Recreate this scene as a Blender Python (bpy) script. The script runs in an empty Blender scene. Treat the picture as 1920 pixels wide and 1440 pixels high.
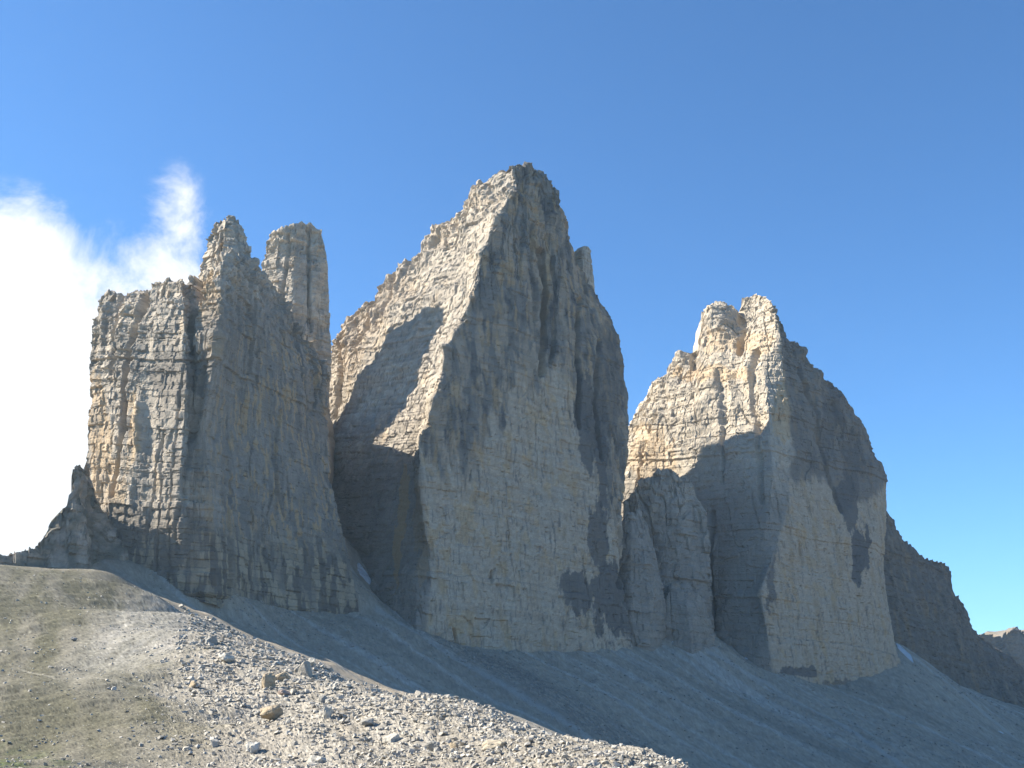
import bpy, math, random
import numpy as np
from mathutils import Vector, Matrix

# ------------------------------------------------------------------ camera, sky, sun
sc = bpy.context.scene
PITCH = math.radians(15.5); F = 2059.0            # focal length in pixels of a 1920 px wide frame
cam_d = bpy.data.cameras.new('camera'); cam = bpy.data.objects.new('camera', cam_d)
sc.collection.objects.link(cam); sc.camera = cam
cam.rotation_euler = (math.pi/2 + PITCH, 0, 0)
cam_d.sensor_width = 36.0; cam_d.lens = 36.0*F/1920.0
cam_d.clip_start = 0.5; cam_d.clip_end = 60000
sc.view_settings.view_transform = 'Standard'; sc.view_settings.look = 'None'
sc.view_settings.exposure = 1.45; sc.view_settings.gamma = 1.0
sc.view_settings.use_curve_mapping = False

SUN = np.array([-1.0, 0.14, 0.72]); SUN /= np.linalg.norm(SUN)      # towards the sun
elev = math.asin(SUN[2]); azim = math.atan2(SUN[0], SUN[1])           # azimuth from +Y, clockwise
sun_d = bpy.data.lights.new('sun', 'SUN'); sun_d.energy = 5.0; sun_d.angle = math.radians(0.5)
sun_d.color = (1.0, 0.93, 0.80)
sun = bpy.data.objects.new('sun', sun_d); sc.collection.objects.link(sun)
sun.rotation_euler = Vector(SUN.tolist()).to_track_quat('Z', 'Y').to_euler()

world = bpy.data.worlds.new('World'); sc.world = world; world.use_nodes = True
wn, wl = world.node_tree.nodes, world.node_tree.links
wn.clear()
def W(t, **k):
    n = wn.new(t)
    for a, b in k.items(): setattr(n, a, b)
    return n
def wm(op, a, b=None, c=None):
    n = wn.new('ShaderNodeMath'); n.operation = op
    for i, v in enumerate((a, b, c)):
        if v is None: continue
        if isinstance(v, (int, float)): n.inputs[i].default_value = v
        else: wl.new(v, n.inputs[i])
    return n.outputs[0]
sky = W('ShaderNodeTexSky'); sky.sky_type = 'NISHITA'; sky.sun_disc = False
sky.sun_elevation = elev; sky.sun_rotation = azim
sky.altitude = 2400; sky.air_density = 1.0; sky.dust_density = 0.1; sky.ozone_density = 3.0
tint = W('ShaderNodeMix', data_type='RGBA', blend_type='MULTIPLY')
tint.inputs['Factor'].default_value = 1.0
wl.new(sky.outputs[0], tint.inputs['A']); tint.inputs['B'].default_value = (0.60, 0.96, 1.20, 1)
tc = W('ShaderNodeTexCoord'); sep = W('ShaderNodeSeparateXYZ'); wl.new(tc.outputs['Generated'], sep.inputs[0])
az = wm('ARCTAN2', sep.outputs[0], sep.outputs[1]); el = wm('ARCSINE', sep.outputs[2])
def blob(a0, e0, ra, re, amp):                    # soft lobe of cloud at a bearing and an elevation (radians)
    u = wm('DIVIDE', wm('SUBTRACT', az, a0), ra); v = wm('DIVIDE', wm('SUBTRACT', el, e0), re)
    q = wm('ADD', wm('MULTIPLY', u, u), wm('MULTIPLY', v, v))
    return wm('MULTIPLY', wm('EXPONENT', wm('MULTIPLY', q, -1.0)), amp)
cov = None
for b in [(-0.64, 0.15, 0.30, 0.165, 1.7), (-0.38, 0.15, 0.14, 0.145, 1.7), (-0.45, 0.355, 0.075, 0.050, 0.75), (-0.312, 0.335, 0.050, 0.05, .68),
          (-0.322, 0.410, 0.032, 0.045, 0.46), (-1.05, 0.14, 0.35, 0.16, 1.4), (-0.163, 0.275, 0.022, 0.035, 0.62)]:
    o = blob(*b); cov = o if cov is None else wm('ADD', cov, o)
mp = W('ShaderNodeMapping'); wl.new(tc.outputs['Generated'], mp.inputs[0]); mp.inputs['Scale'].default_value = (1, 1, 1.15)
n1 = W('ShaderNodeTexNoise'); wl.new(mp.outputs[0], n1.inputs['Vector'])
n1.inputs['Scale'].default_value = 13.0; n1.inputs['Detail'].default_value = 9.0; n1.inputs['Roughness'].default_value = 0.64
n1.inputs['Distortion'].default_value = 0.35
dens = wm('ADD', cov, wm('MULTIPLY', wm('SUBTRACT', n1.outputs[0], 0.5), wm('MINIMUM', wm('MULTIPLY', cov, 5.0), 2.2)))
mr = W('ShaderNodeMapRange'); mr.interpolation_type = 'SMOOTHSTEP'; wl.new(dens, mr.inputs[0])
mr.inputs[1].default_value = 0.30; mr.inputs[2].default_value = 1.10
bg1 = W('ShaderNodeBackground'); wl.new(tint.outputs['Result'], bg1.inputs[0]); bg1.inputs[1].default_value = 0.071
bg2 = W('ShaderNodeBackground'); bg2.inputs[0].default_value = (0.98, 0.99, 1.0, 1); bg2.inputs[1].default_value = 0.42
mx = W('ShaderNodeMixShader'); wl.new(mr.outputs[0], mx.inputs[0]); wl.new(bg1.outputs[0], mx.inputs[1]); wl.new(bg2.outputs[0], mx.inputs[2])
wo = W('ShaderNodeOutputWorld'); wl.new(mx.outputs[0], wo.inputs[0])

# ------------------------------------------------------------------ helpers
rng = np.random.default_rng(7); random.seed(7)
CP, SP = math.cos(PITCH), math.sin(PITCH)
def ray(px, py):
    xc = (np.asarray(px, float)-960)/F; yc = -(np.asarray(py, float)-720)/F
    return xc, CP - SP*yc, SP + CP*yc
def at(px, py, Y):                                # the point at depth Y seen in that direction
    dx, dy, dz = ray(px, py); Y = np.asarray(Y, float)
    return np.stack([dx/dy*Y, Y+0*dx, dz/dy*Y], -1)
perm = rng.permutation(256).astype(np.int32); perm = np.concatenate([perm, perm, perm])
grad = rng.normal(size=(256, 3)).astype(np.float32); grad /= np.linalg.norm(grad, axis=1)[:, None]
def noise(x, y, z=None):
    x = np.asarray(x, np.float32); y = np.asarray(y, np.float32)
    z = np.zeros_like(x) if z is None else np.asarray(z, np.float32)
    xi = np.floor(x); yi = np.floor(y); zi = np.floor(z)
    fx = x-xi; fy = y-yi; fz = z-zi
    xi = xi.astype(np.int32) & 255; yi = yi.astype(np.int32) & 255; zi = zi.astype(np.int32) & 255
    u = fx*fx*(3-2*fx); v = fy*fy*(3-2*fy); w = fz*fz*(3-2*fz)
    out = 0
    for i in (0, 1):
        for j in (0, 1):
            for k in (0, 1):
                h = perm[perm[perm[(xi+i) & 255]+((yi+j) & 255)]+((zi+k) & 255)]
                g = grad[h]
                d = g[..., 0]*(fx-i)+g[..., 1]*(fy-j)+g[..., 2]*(fz-k)
                out = out + d*(u if i else 1-u)*(v if j else 1-v)*(w if k else 1-w)
    return out*1.5
def fbm(x, y, z=None, o=4, r=0.5):
    z = np.zeros_like(x) if z is None else z
    s = 0; a = 1; f = 1.0; t = 0
    for i in range(o):
        s = s + a*noise(x*f+13.7*i, y*f+5.1*i, z*f+9.3*i); t += a; a *= r; f *= 2.03
    return s/t*1.35
def ridged(x, y, z, o=3):
    s = 0; a = 1; f = 1.0; t = 0
    for i in range(o):
        s = s + a*(1-np.abs(noise(x*f+31*i, y*f+7*i, z*f+3*i))*2); t += a; a *= .5; f *= 2.1
    return s/t
def cellrand(*c):                                 # a random number 0..1 per integer cell
    h = None
    for i, q in enumerate(c):
        k = np.floor(q).astype(np.int32) & 255
        h = perm[k] if h is None else perm[(h+k) & 255]
    return h.astype(np.float32)/255.0
def sstep(a, b, x):
    t = np.clip((x-a)/(b-a), 0, 1); return t*t*(3-2*t)
def link(o): sc.collection.objects.link(o); return o
def mesh_obj(name, V, faces, mat, parent=None, col=None, smooth=False):
    me = bpy.data.meshes.new(name)
    V = np.asarray(V, np.float32); faces = np.asarray(faces, np.int32); k = faces.shape[1]
    me.vertices.add(len(V)); me.vertices.foreach_set('co', V.ravel())
    me.loops.add(faces.size); me.loops.foreach_set('vertex_index', faces.ravel())
    me.polygons.add(len(faces)); me.polygons.foreach_set('loop_start', np.arange(0, faces.size, k, dtype=np.int32))
    me.polygons.foreach_set('use_smooth', np.full(len(faces), bool(smooth)))
    me.update(calc_edges=True)
    if col is not None:
        a = me.color_attributes.new('rock_colour', 'FLOAT_COLOR', 'POINT')
        c = np.ones((len(V), 4), np.float32); c[:, :3] = np.clip(col, 0.01, 1); a.data.foreach_set('color', c.ravel())
    me.materials.append(mat)
    o = bpy.data.objects.new(name, me); link(o)
    if parent: o.parent = parent
    return o
def tag(o, label=None, cat=None, group=None, kind=None):
    for k, v in (('label', label), ('category', cat), ('group', group), ('kind', kind)):
        if v: o[k] = v
    return o
def empty(name, loc=(0, 0, 0)):
    o = bpy.data.objects.new(name, None); o.location = loc; return link(o)
def gridfaces(n, m, off=0, flip=False):
    a = (np.arange(n-1)[:, None]*m+np.arange(m-1)[None]).ravel()+off
    q = np.stack([a, a+m, a+m+1, a+1], 1)
    return q[:, ::-1] if flip else q

def rock_material(name, bump=0.6, s1=0.5, var=0.35, streak=0.0):
    m = bpy.data.materials.new(name); m.use_nodes = True
    n, l = m.node_tree.nodes, m.node_tree.links
    b = n['Principled BSDF']; b.inputs['Roughness'].default_value = 0.92
    b.inputs['Specular IOR Level'].default_value = 0.15
    at_ = n.new('ShaderNodeAttribute'); at_.attribute_name = 'rock_colour'
    tcn = n.new('ShaderNodeTexCoord')
    no = n.new('ShaderNodeTexNoise'); no.inputs['Scale'].default_value = s1; no.inputs['Detail'].default_value = 6
    no.inputs['Roughness'].default_value = 0.65; l.new(tcn.outputs['Object'], no.inputs['Vector'])
    mpp = n.new('ShaderNodeMapping'); mpp.inputs['Scale'].default_value = (1, 1, 0.12 if streak else 2.5)
    l.new(tcn.outputs['Object'], mpp.inputs[0])
    n2 = n.new('ShaderNodeTexNoise'); n2.inputs['Scale'].default_value = s1*0.8; n2.inputs['Detail'].default_value = 4
    l.new(mpp.outputs[0], n2.inputs['Vector'])
    ad = n.new('ShaderNodeMath'); ad.operation = 'ADD'; l.new(no.outputs[0], ad.inputs[0]); l.new(n2.outputs[0], ad.inputs[1])
    r = n.new('ShaderNodeMapRange'); l.new(ad.outputs[0], r.inputs[0])
    r.inputs[1].default_value = 0.65; r.inputs[2].default_value = 1.35
    r.inputs[3].default_value = 1-var; r.inputs[4].default_value = 1+var
    mu = n.new('ShaderNodeVectorMath'); mu.operation = 'SCALE'; l.new(at_.outputs['Color'], mu.inputs[0]); l.new(r.outputs[0], mu.inputs['Scale'])
    l.new(mu.outputs[0], b.inputs['Base Color'])
    bp = n.new('ShaderNodeBump'); bp.inputs['Strength'].default_value = bump; bp.inputs['Distance'].default_value = 0.5/s1
    l.new(no.outputs[0], bp.inputs['Height']); l.new(bp.outputs[0], b.inputs['Normal'])
    return m
M_wall = rock_material('limestone_wall', 0.6, 0.8, 0.16, 0)
M_scree = rock_material('scree', 0.5, 1.6, 0.30)
M_near = rock_material('rubble_ground', 0.8, 3.0, 0.35)
M_rock = rock_material('limestone_rock', 0.5, 1.5, 0.25)
M_far = rock_material('far_rock', 0.5, 0.12, 0.25)

# ------------------------------------------------------------------ rock walls
def poly_interp(pts, x):
    pts = np.array(pts, float); return np.interp(x, pts[:, 0], pts[:, 1])
def seg_dist(px, py, line):
    d = np.full(px.shape, 1e9)
    for (x0, y0), (x1, y1) in zip(line[:-1], line[1:]):
        vx, vy = x1-x0, y1-y0; t = np.clip(((px-x0)*vx+(py-y0)*vy)/(vx*vx+vy*vy+1e-9), 0, 1)
        d = np.minimum(d, np.hypot(px-x0-t*vx, py-y0-t*vy))
    return d
def wall(name, cols, parent, colour, skyline=None, thick=40, step=1.7, seed=0, amp=1.0, cracks=(), bulges=(),
         mat=None, scale=1.0, strata=1.0, dip=0.10, rough=None, ledge=1.1, crest=None):
    """cols: polylines bottom->top of (px, py, Y) points on the rock; the surface is spanned between them and closed behind."""
    C = []
    L = max(np.hypot(*(np.diff(np.array(c, float)[:, :2], axis=0).T)).sum() for c in cols)
    M = int(L/step)+1
    for c in cols:
        c = np.array(c, float)
        s = np.concatenate([[0], np.cumsum(np.hypot(np.diff(c[:, 0]), np.diff(c[:, 1])))])
        t = np.linspace(0, s[-1], M)
        C.append(np.stack([np.interp(t, s, c[:, k]) for k in range(3)], 1))
    rows = []; us = []
    for i in range(len(C)-1):
        n = max(2, int(np.abs(C[i+1][:, 0]-C[i][:, 0]).max()/step))
        for k in range(n):
            f = k/n; rows.append(C[i]*(1-f)+C[i+1]*f); us.append(i+f)
    rows.append(C[-1]); us.append(len(C)-1)
    G = np.array(rows)                                   # N x M x 3 (px,py,Y)
    # soften the depth across columns a little so planes meet in rounded ribs
    Yk = G[:, :, 2].copy()
    for _ in range(3):
        Yk[1:-1] = (Yk[:-2]+2*Yk[1:-1]+Yk[2:])/4
    G[:, :, 2] = Yk
    N = len(G); v = np.linspace(0, 1, M)[None]
    if skyline is not None:
        d = poly_interp(skyline, G[:, -1, 0])-G[:, -1, 1]
        G[:, :, 1] += d[:, None]*v**5
    P = at(G[:, :, 0], G[:, :, 1], G[:, :, 2])
    # back side: over the top and down
    K = 30
    tk = np.linspace(0, 1, K+1)[1:]
    u = np.linspace(0, 1, N)
    endw = np.minimum(1, np.minimum(u, 1-u)/0.06+0.02)
    thk = (np.interp(np.array(us), np.arange(len(cols)), thick) if np.ndim(thick) else np.full(N, float(thick)))*endw
    top = P[:, -1]; zb = P[:, 0, 2].min()
    B = np.zeros((N, K, 3))
    yb = 1-(1-np.minimum(tk/0.6, 1))**3
    zz = tk**1.6
    B[:, :, 0] = top[:, None, 0]; B[:, :, 1] = top[:, None, 1]+thk[:, None]*(yb+0.3*tk)[None]
    B[:, :, 2] = top[:, None, 2]*(1-zz)[None]+zb*zz[None]
    if crest is not None: B[:, :, 2] -= 0
    P = np.concatenate([P, B], 1); MM = M+K
    pxy = np.concatenate([G[:, :, :2], np.repeat(G[:, -1:, :2], K, 1)], 1)
    front = np.zeros((N, MM), bool); front[:, :M] = True
    # smooth normals of the undisplaced shape
    du = np.gradient(P, axis=0); dv = np.gradient(P, axis=1)
    Nn = np.cross(du, dv); Nn /= np.linalg.norm(Nn, axis=2)[..., None]+1e-9
    if (Nn[:, :M, 1]).mean() > 0: Nn = -Nn
    for _ in range(4):
        Nn[1:-1] = (Nn[:-2]+Nn[1:-1]+Nn[2:])/3; Nn[:, 1:-1] = (Nn[:, :-2]+Nn[:, 1:-1]+Nn[:, 2:])/3
    Nn /= np.linalg.norm(Nn, axis=2)[..., None]+1e-9
    x, y, z = P[..., 0]/scale+seed*37, P[..., 1]/scale+seed*11, P[..., 2]/scale
    # joints turned against the wall
    ca, sa = math.cos(.5+seed), math.sin(.5+seed)
    wx = noise(x/30, y/30, z/40)*6; wy = noise(x/30+9, y/30, z/40+4)*6
    xr = ca*x-sa*y+wx; yr = sa*x+ca*y+wy
    zs = z+dip*x+noise(x/70, y/70, z/200)*5+noise(x/15, y/15, z/20)*0.8
    D = fbm(x/70, y/70, z/120, 2)*7                                    # big swells
    rg = ridged(x/26, y/26, z/150, 2)
    D += (rg-0.75)*4.0                                                 # vertical ribs and gullies
    D -= 2.6*sstep(0.035, 0.0, np.abs(noise(x/8+5, y/8, z/300+3)))*sstep(-.1, .3, noise(x/40+8, y/40, z/50))
    D -= 5.0*sstep(0.045, 0.0, np.abs(noise(x/17+5, y/17, z/220)))*sstep(-.2, .4, noise(x/50, y/50, z/90+7))   # cracks
    def blocks(a, b, k, tilt=0):
        lay = np.floor(zs/b)
        sh = cellrand(lay, lay*0+k)*a
        cx, cy = (xr+sh)/a, (yr+sh*1.7)/a
        r0 = cellrand(cx, cy, lay+k*17)
        if not tilt: return r0
        r1 = cellrand(cx, cy, lay+k*17+5)-.5; r2 = cellrand(cx, cy, lay+k*17+9)-.5
        return r0+tilt*(r1*((cx % 1)-.5)+r1*((cy % 1)-.5)+r2*((zs/b % 1)-.5))
    D += (blocks(15, 13, 1, 2)-.5)*2.8+(blocks(6.5, 5.0, 2, 2)-.5)*1.9+(blocks(2.6, 2.0, 3, 1)-.5)*0.45
    l1 = cellrand(zs/7.5, zs*0+3+seed); l2 = cellrand(zs/2.6, zs*0+5+seed)
    D += strata*((l1-.5)*2.0+(l2-.5)*1.1)*(0.6+0.8*sstep(-.3, .3, noise(x/60+3, y/60, z/60)))
    f = (zs/7.5) % 1; D -= strata*1.1*sstep(0.14, 0.0, f)*sstep(.35, .8, l1)       # shadowed bedding joints
    D += fbm(x/5, y/5, z/5, 3)*0.8
    topw = np.zeros((N, MM)); topw[:, :M] = np.linspace(0, 1, M)[None]**14; topw[:, M:] = np.exp(-np.arange(1, K+1)/3)[None]
    D += topw*((blocks(5, 6, 9)-.5)*5+fbm(x/9, y/9, z/9, 2)*2.5)                # broken crest
    D *= amp*scale
    if rough is not None:
        crestw = np.zeros((N, MM)); crestw[:, :M] = np.linspace(0, 1, M)[None]**8; crestw[:, M:] = 1
        rr = rough(pxy[..., 0], pxy[..., 1]); D *= rr+(np.maximum(rr, .85)-rr)*crestw
    px, py = pxy[..., 0], pxy[..., 1]
    wob = noise(x/9, y/9, z/14)*4*(1+0*px)
    lv = zs/3.1; q = cellrand(lv, lv*0+21); ph = noise(x/5+q*40, y/5, np.floor(lv)*3.7)
    D += (cellrand(zs/19, zs*0+31)-.5)*1.6*strata+(fbm(x/38, y/38, z/60, 2))*2.5*scale
    D -= ledge*sstep(.16, .05, lv % 1)*sstep(.10, .35, ph)*(q > .45)
    carve = np.zeros_like(D)
    for line, w, dep in cracks:
        dd = seg_dist(px+wob, py, line)
        c = dep*sstep(w, w*0.25, dd)*front; D -= c; carve += c
    for (bx, by, rx, ry, a) in bulges:
        q = ((px+wob-bx)/rx)**2+((py-by)/ry)**2; D += a*np.exp(-q*1.2)*front
    fade = np.ones((N, MM)); 
    P = P+Nn*D[..., None]*fade[..., None]
    col = colour(px, py, x, y, z, zs, dict(l1=l1, l2=l2, b1=blocks(15, 13, 1), b2=blocks(6.5, 5, 2), b3=blocks(2.6, 2, 3), D=D, front=front, rg=rg))
    F_ = gridfaces(N, MM)
    return mesh_obj(name, P.reshape(-1, 3), F_, mat or M_wall, parent, col.reshape(-1, 3))

GREY = np.array([.335, .29, .235]); PALE = np.array([.455, .385, .295]); TAN = np.array([.40, .32, .235])
OCHRE = np.array([.43, .30, .165]); DARK = np.array([.115, .107, .10]); MIDG = np.array([.225, .20, .17])
def mixc(a, b, m): return a*(1-m[..., None])+b*m[..., None]
def base_colour(x, y, z, zs, k, ochre=0.5, pale=0.5):
    c = np.ones(x.shape+(3,))*GREY
    c = mixc(c, PALE, pale*sstep(-.4, .6, fbm(x/40, y/40, z/30, 3)))
    och = sstep(.15, .6, fbm(x/14+3, y/14, z/35, 4))*ochre
    c = mixc(c, OCHRE, och)
    st = sstep(.1, .6, fbm(x/3.2, y/3.2, z/60, 3))               # vertical weather streaks
    c = mixc(c, MIDG, st*.55)
    c = mixc(c, DARK*1.1, .55*sstep(.30, .42, fbm(x/2.1+9, y/2.1, z/38, 2))*sstep(-.1, .3, noise(x/30, y/30, z/60+2)))
    c = c*(0.86+0.28*k['b2'])[..., None]*(0.9+.2*k['l2'])[..., None]*(0.93+.14*k['b3'])[..., None]
    return c
def ell(px, py, x, y, z, e):
    m = np.zeros(px.shape)
    nz = fbm(x/9, y/9, z/25, 5, .62)*1.0
    for (cx, cy, rx, ry, s) in e:
        q = np.sqrt(((px-cx)/rx)**2+((py-cy)/ry)**2)+nz
        m = np.maximum(m, s*sstep(1.06, .94, q))
    return m

def plane_Y(px, py, p0, n):
    dx, dy, dz = ray(px, py); t = np.dot(n, p0)/(n[0]*dx+n[1]*dy+n[2]*dz); return float(t*dy)
def face_normal(beta, lean):
    b, t = math.radians(beta), math.radians(lean)
    return np.array([math.sin(b)*math.cos(t), -math.cos(b)*math.cos(t), math.sin(t)])
def two_face(p0, ptop, beta, lean, beta_left):
    """north wall plane through p0 and the slab that meets it along the edge p0-ptop"""
    P0 = at(*p0); n = face_normal(beta, lean)
    Yt = plane_Y(ptop[0], ptop[1], P0, n); PT = at(ptop[0], ptop[1], Yt)
    h = np.array([-math.cos(math.radians(beta_left)), math.sin(math.radians(beta_left)), 0])
    nl = np.cross(PT-P0, h); nl /= np.linalg.norm(nl)
    if nl[1] > 0: nl = -nl
    N_ = lambda px, py, o=0: (px, py, plane_Y(px, py, P0, n)+o)
    L_ = lambda px, py, o=0: (px, py, plane_Y(px, py, P0, nl)+o)
    return N_, L_, n, nl

# ---- left massif
massif = empty('rock_massif', tuple(at(400, 1100, 705)))
tag(massif, 'left rock massif with a flat shoulder, one pointed spire and one blunt tower', 'mountain')
def under(o, root):                                     # parent without moving
    o.parent = root; o.matrix_parent_inverse = Matrix.Translation(-Vector(root.location)); return o
pic_cols = [
 [(175,1110,712),(165,930,718),(152,860,722),(155,790,725),(160,740,727),(163,690,729),(165,640,732),(180,590,735),(187,562,738)],
 [(215,1110,699),(205,930,702),(212,850,703),(228,780,704),(232,700,706),(238,640,710),(250,580,715),(262,541,724)],
 [(290,1115,687),(290,950,688),(292,800,688),(292,700,690),(290,600,696),(300,524,711)],
 [(345,1120,676),(340,950,675),(345,800,673),(350,700,673),(346,600,680),(342,517,698)],
 [(364,1125,677),(362,950,680),(362,800,682),(366,700,684),(358,600,695),(354,527,712)],
 [(410,1135,678),(395,950,677),(380,800,675),(400,690,673),(412,600,675),(416,500,688),(430,470,710)],
 [(470,1160,715),(465,950,722),(450,800,728),(450,690,728),(455,600,728),(470,520,735),(480,495,745)],
 [(540,1190,735),(535,950,750),(530,800,758),(525,690,762),(520,600,766),(510,545,772),(505,525,778)],
 [(605,1190,757),(600,1000,770),(580,860,784),(572,700,794),(566,650,797),(560,610,800)],
 [(678,1170,775),(667,1110,778),(645,1010,785),(620,880,800),(609,780,810),(611,710,818)]]
def col_pic(px, py, x, y, z, zs, k):
    c = base_colour(x, y, z, zs, k, .45, .5)
    c = mixc(c, OCHRE*1.0, .55*ell(px, py, x, y, z, [(180,830,30,110,1),(255,800,14,60,1),(395,560,22,50,1),(210,930,30,40,.8)]))
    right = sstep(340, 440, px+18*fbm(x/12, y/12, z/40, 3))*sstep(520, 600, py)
    c = mixc(c, MIDG*.95, .7*right)  # shade of the side turned from the sun, put into the rock colour
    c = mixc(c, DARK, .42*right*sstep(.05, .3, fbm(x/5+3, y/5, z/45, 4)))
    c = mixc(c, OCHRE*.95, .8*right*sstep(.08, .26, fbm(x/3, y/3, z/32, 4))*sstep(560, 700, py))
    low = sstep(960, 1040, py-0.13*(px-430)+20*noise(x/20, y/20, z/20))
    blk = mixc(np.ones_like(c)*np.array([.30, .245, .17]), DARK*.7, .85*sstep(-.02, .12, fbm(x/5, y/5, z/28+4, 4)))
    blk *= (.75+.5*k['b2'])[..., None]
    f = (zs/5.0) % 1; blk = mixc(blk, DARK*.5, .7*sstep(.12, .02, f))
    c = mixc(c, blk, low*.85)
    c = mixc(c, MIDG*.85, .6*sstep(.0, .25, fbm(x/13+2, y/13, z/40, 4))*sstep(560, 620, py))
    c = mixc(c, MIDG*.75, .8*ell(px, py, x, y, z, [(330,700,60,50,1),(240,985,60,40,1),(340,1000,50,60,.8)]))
    return c
pic_sky = [(187,562),(195,550),(230,545),(262,541),(285,536),(290,528),(300,524),(340,517),(347,530),(362,516),(385,502),(430,470),(470,490),(490,512),(505,527),(520,545),(560,605),(611,705)]
pic_cracks = [([(280,540),(266,590),(244,650),(234,720),(232,790),(220,850),(203,930)], 7, 8), ([(232,545),(222,600),(212,660),(205,700)], 6, 3.5),
   ([(372,505),(374,560),(360,610),(362,660)], 9, 8), ([(345,930),(352,860),(372,760),(385,690)], 6, 3.5), ([(478,560),(470,640),(462,700)], 5, 3), ([(582,570),(584,660),(590,760)], 5, 3),
   ([(330,1010),(345,940)], 5, 2), ([(520,960),(515,860),(525,770)], 5, 2), ([(430,1100),(432,990),(440,900)], 6, 3)]
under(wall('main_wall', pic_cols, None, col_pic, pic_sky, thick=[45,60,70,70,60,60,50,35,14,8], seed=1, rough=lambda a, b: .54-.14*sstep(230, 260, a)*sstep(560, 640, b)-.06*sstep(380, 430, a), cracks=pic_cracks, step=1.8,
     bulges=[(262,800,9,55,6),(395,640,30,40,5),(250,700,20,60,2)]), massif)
def col_spire(px, py, x, y, z, zs, k):
    return base_colour(x, y, z, zs, k, .4, .8)
sp1 = [[(370,540,745),(381,490,741),(391,455,740),(400,432,740),(413,414,741)],
       [(398,545,728),(408,470,730),(416,430,734),(422,410,739)],
       [(440,550,722),(445,480,727),(442,440,732),(434,409,739)],
       [(492,560,745),(477,492,744),(468,462,744),(458,436,744),(448,412,742)]]
under(wall('pointed_spire', sp1, None, col_spire, [(413,413),(422,408),(432,406),(440,411),(448,412)], thick=26, seed=2, amp=.75, step=1.4,
     cracks=[([(408,430),(402,470),(396,505)], 5, 3), ([(440,430),(450,480)], 4, 2)]), massif)
sp2 = [[(470,1010,942),(480,800,934),(486,640,924),(490,560,921),(493,500,919),(498,465,917),(508,441,917)],
       [(505,1010,927),(510,800,920),(515,650,910),(516,560,910),(517,480,910),(520,432,912)],
       [(550,1010,917),(552,800,910),(552,660,900),(550,560,902),(548,500,904),(550,424,909)],
       [(585,1010,920),(585,800,912),(585,670,906),(585,560,908),(582,500,910),(578,419,913)],
       [(618,1010,937),(616,800,927),(619,690,918),(618,600,918),(617,540,917),(613,480,916),(602,432,916)]]
under(wall('blunt_tower', sp2, None, col_spire, [(508,441),(520,432),(545,423),(565,417),(585,421),(602,432)], thick=32, seed=3, amp=.55, step=2.0,
     cracks=[([(578,430),(580,520),(583,620)], 5, 4), ([(540,440),(535,500),(530,560)], 4, 3)]), massif)
blocker = [[(520,1010,818),(530,700,820)], [(560,1010,818),(560,694,822)], [(600,1010,822),(590,702,826)], [(616,1010,832),(602,716,834)]]  # unseen rock body added to keep sun off the middle peak's lower slab
under(wall('rear_shadow_blocker', blocker, None, col_spire, None, thick=92, seed=15, amp=.4, step=4), massif)
fin = [[(-60,1130,632),(-60,1048,640)], [(30,1120,636),(35,1034,645)], [(82,1120,646),(80,1010,653)], [(108,1120,656),(106,965,664)],
       [(140,1120,664),(137,940,670),(141,874,678)], [(172,1120,672),(162,940,676),(156,874,682)],
       [(215,1120,686),(198,1010,690),(182,946,694)], [(310,1130,700),(270,1060,700),(222,1005,702)]]
def col_fin(px, py, x, y, z, zs, k):
    c = base_colour(x, y, z, zs, k, .3, .1)
    return mixc(c, np.array([.13, .125, .10]), .8*sstep(-.4, .3, fbm(x/12, y/12, z/12, 3)))
under(wall('side_fin', fin, None, col_fin, [(-60,1046),(10,1040),(35,1032),(62,1026),(70,1018),(80,1008),(92,990),(104,966),(122,944),(126,916),(135,878),(148,868),(160,872),(167,900),(186,935),(222,985)],
     thick=14, seed=4, amp=.65, step=2.2), massif)

# ---- middle peak
middle = empty('rock_peak', tuple(at(960, 1180, 860)))
tag(middle, 'tallest middle rock peak with a sunlit left slab and broad shaded north wall', 'mountain')
N_, L_, nN, nL = two_face((795, 1100, 790), (966, 345), 33, 7, 43)
gr = [
 [L_(545,1150), L_(550,900), L_(552,745,10)],
 [L_(625,1200), L_(612,900), L_(598,760,5), L_(602,690,8)],
 [L_(700,1230), L_(680,1000), L_(668,820), L_(650,700,2), L_(640,625,12)],
 [L_(745,1240), L_(735,1000), L_(725,850), L_(725,720), L_(722,600), L_(735,505,14)],
 [L_(772,1240), L_(768,1050), L_(758,860), L_(770,740), L_(790,600), L_(812,430,12)],
 [L_(780,1240), L_(784,1050), L_(774,870), L_(795,760), L_(820,650), L_(850,540), L_(885,375,8)],
 [N_(790,1250), N_(808,1080), N_(792,950), N_(784,828), N_(815,742), N_(835,660), N_(885,552), N_(905,465), N_(940,397), N_(965,350), N_(958,308,6)],
 [N_(870,1250), N_(880,1000,1), N_(880,820,-1), N_(905,650), N_(935,520,-1), N_(958,420), N_(975,340), N_(985,300,6)],
 [N_(960,1250), N_(965,1000,2), N_(960,800,2), N_(968,620,-3), N_(985,480,-3), N_(998,400), N_(1003,340), N_(1002,312,5)],
 [N_(1045,1250), N_(1040,1000,3), N_(1035,800,3), N_(1022,650,5), N_(1018,500,5), N_(1022,420), N_(1026,350), N_(1022,320,4)],
 [N_(1105,1250), N_(1100,1000,3), N_(1098,800,3), N_(1088,650), N_(1060,520,-4), N_(1048,440,-2), N_(1044,370)],
 [N_(1150,1245), N_(1145,1000,5), N_(1150,830,6), N_(1138,700,8), N_(1105,590,8), N_(1072,520,8), N_(1060,440,8), N_(1058,402,10)],
 [N_(1190,1240), N_(1166,1080,18), N_(1170,960,18), N_(1177,830,20), N_(1174,740,22), N_(1157,645,24), N_(1138,590,24), N_(1112,545,22), N_(1085,500,20), N_(1066,472,20)]]
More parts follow.
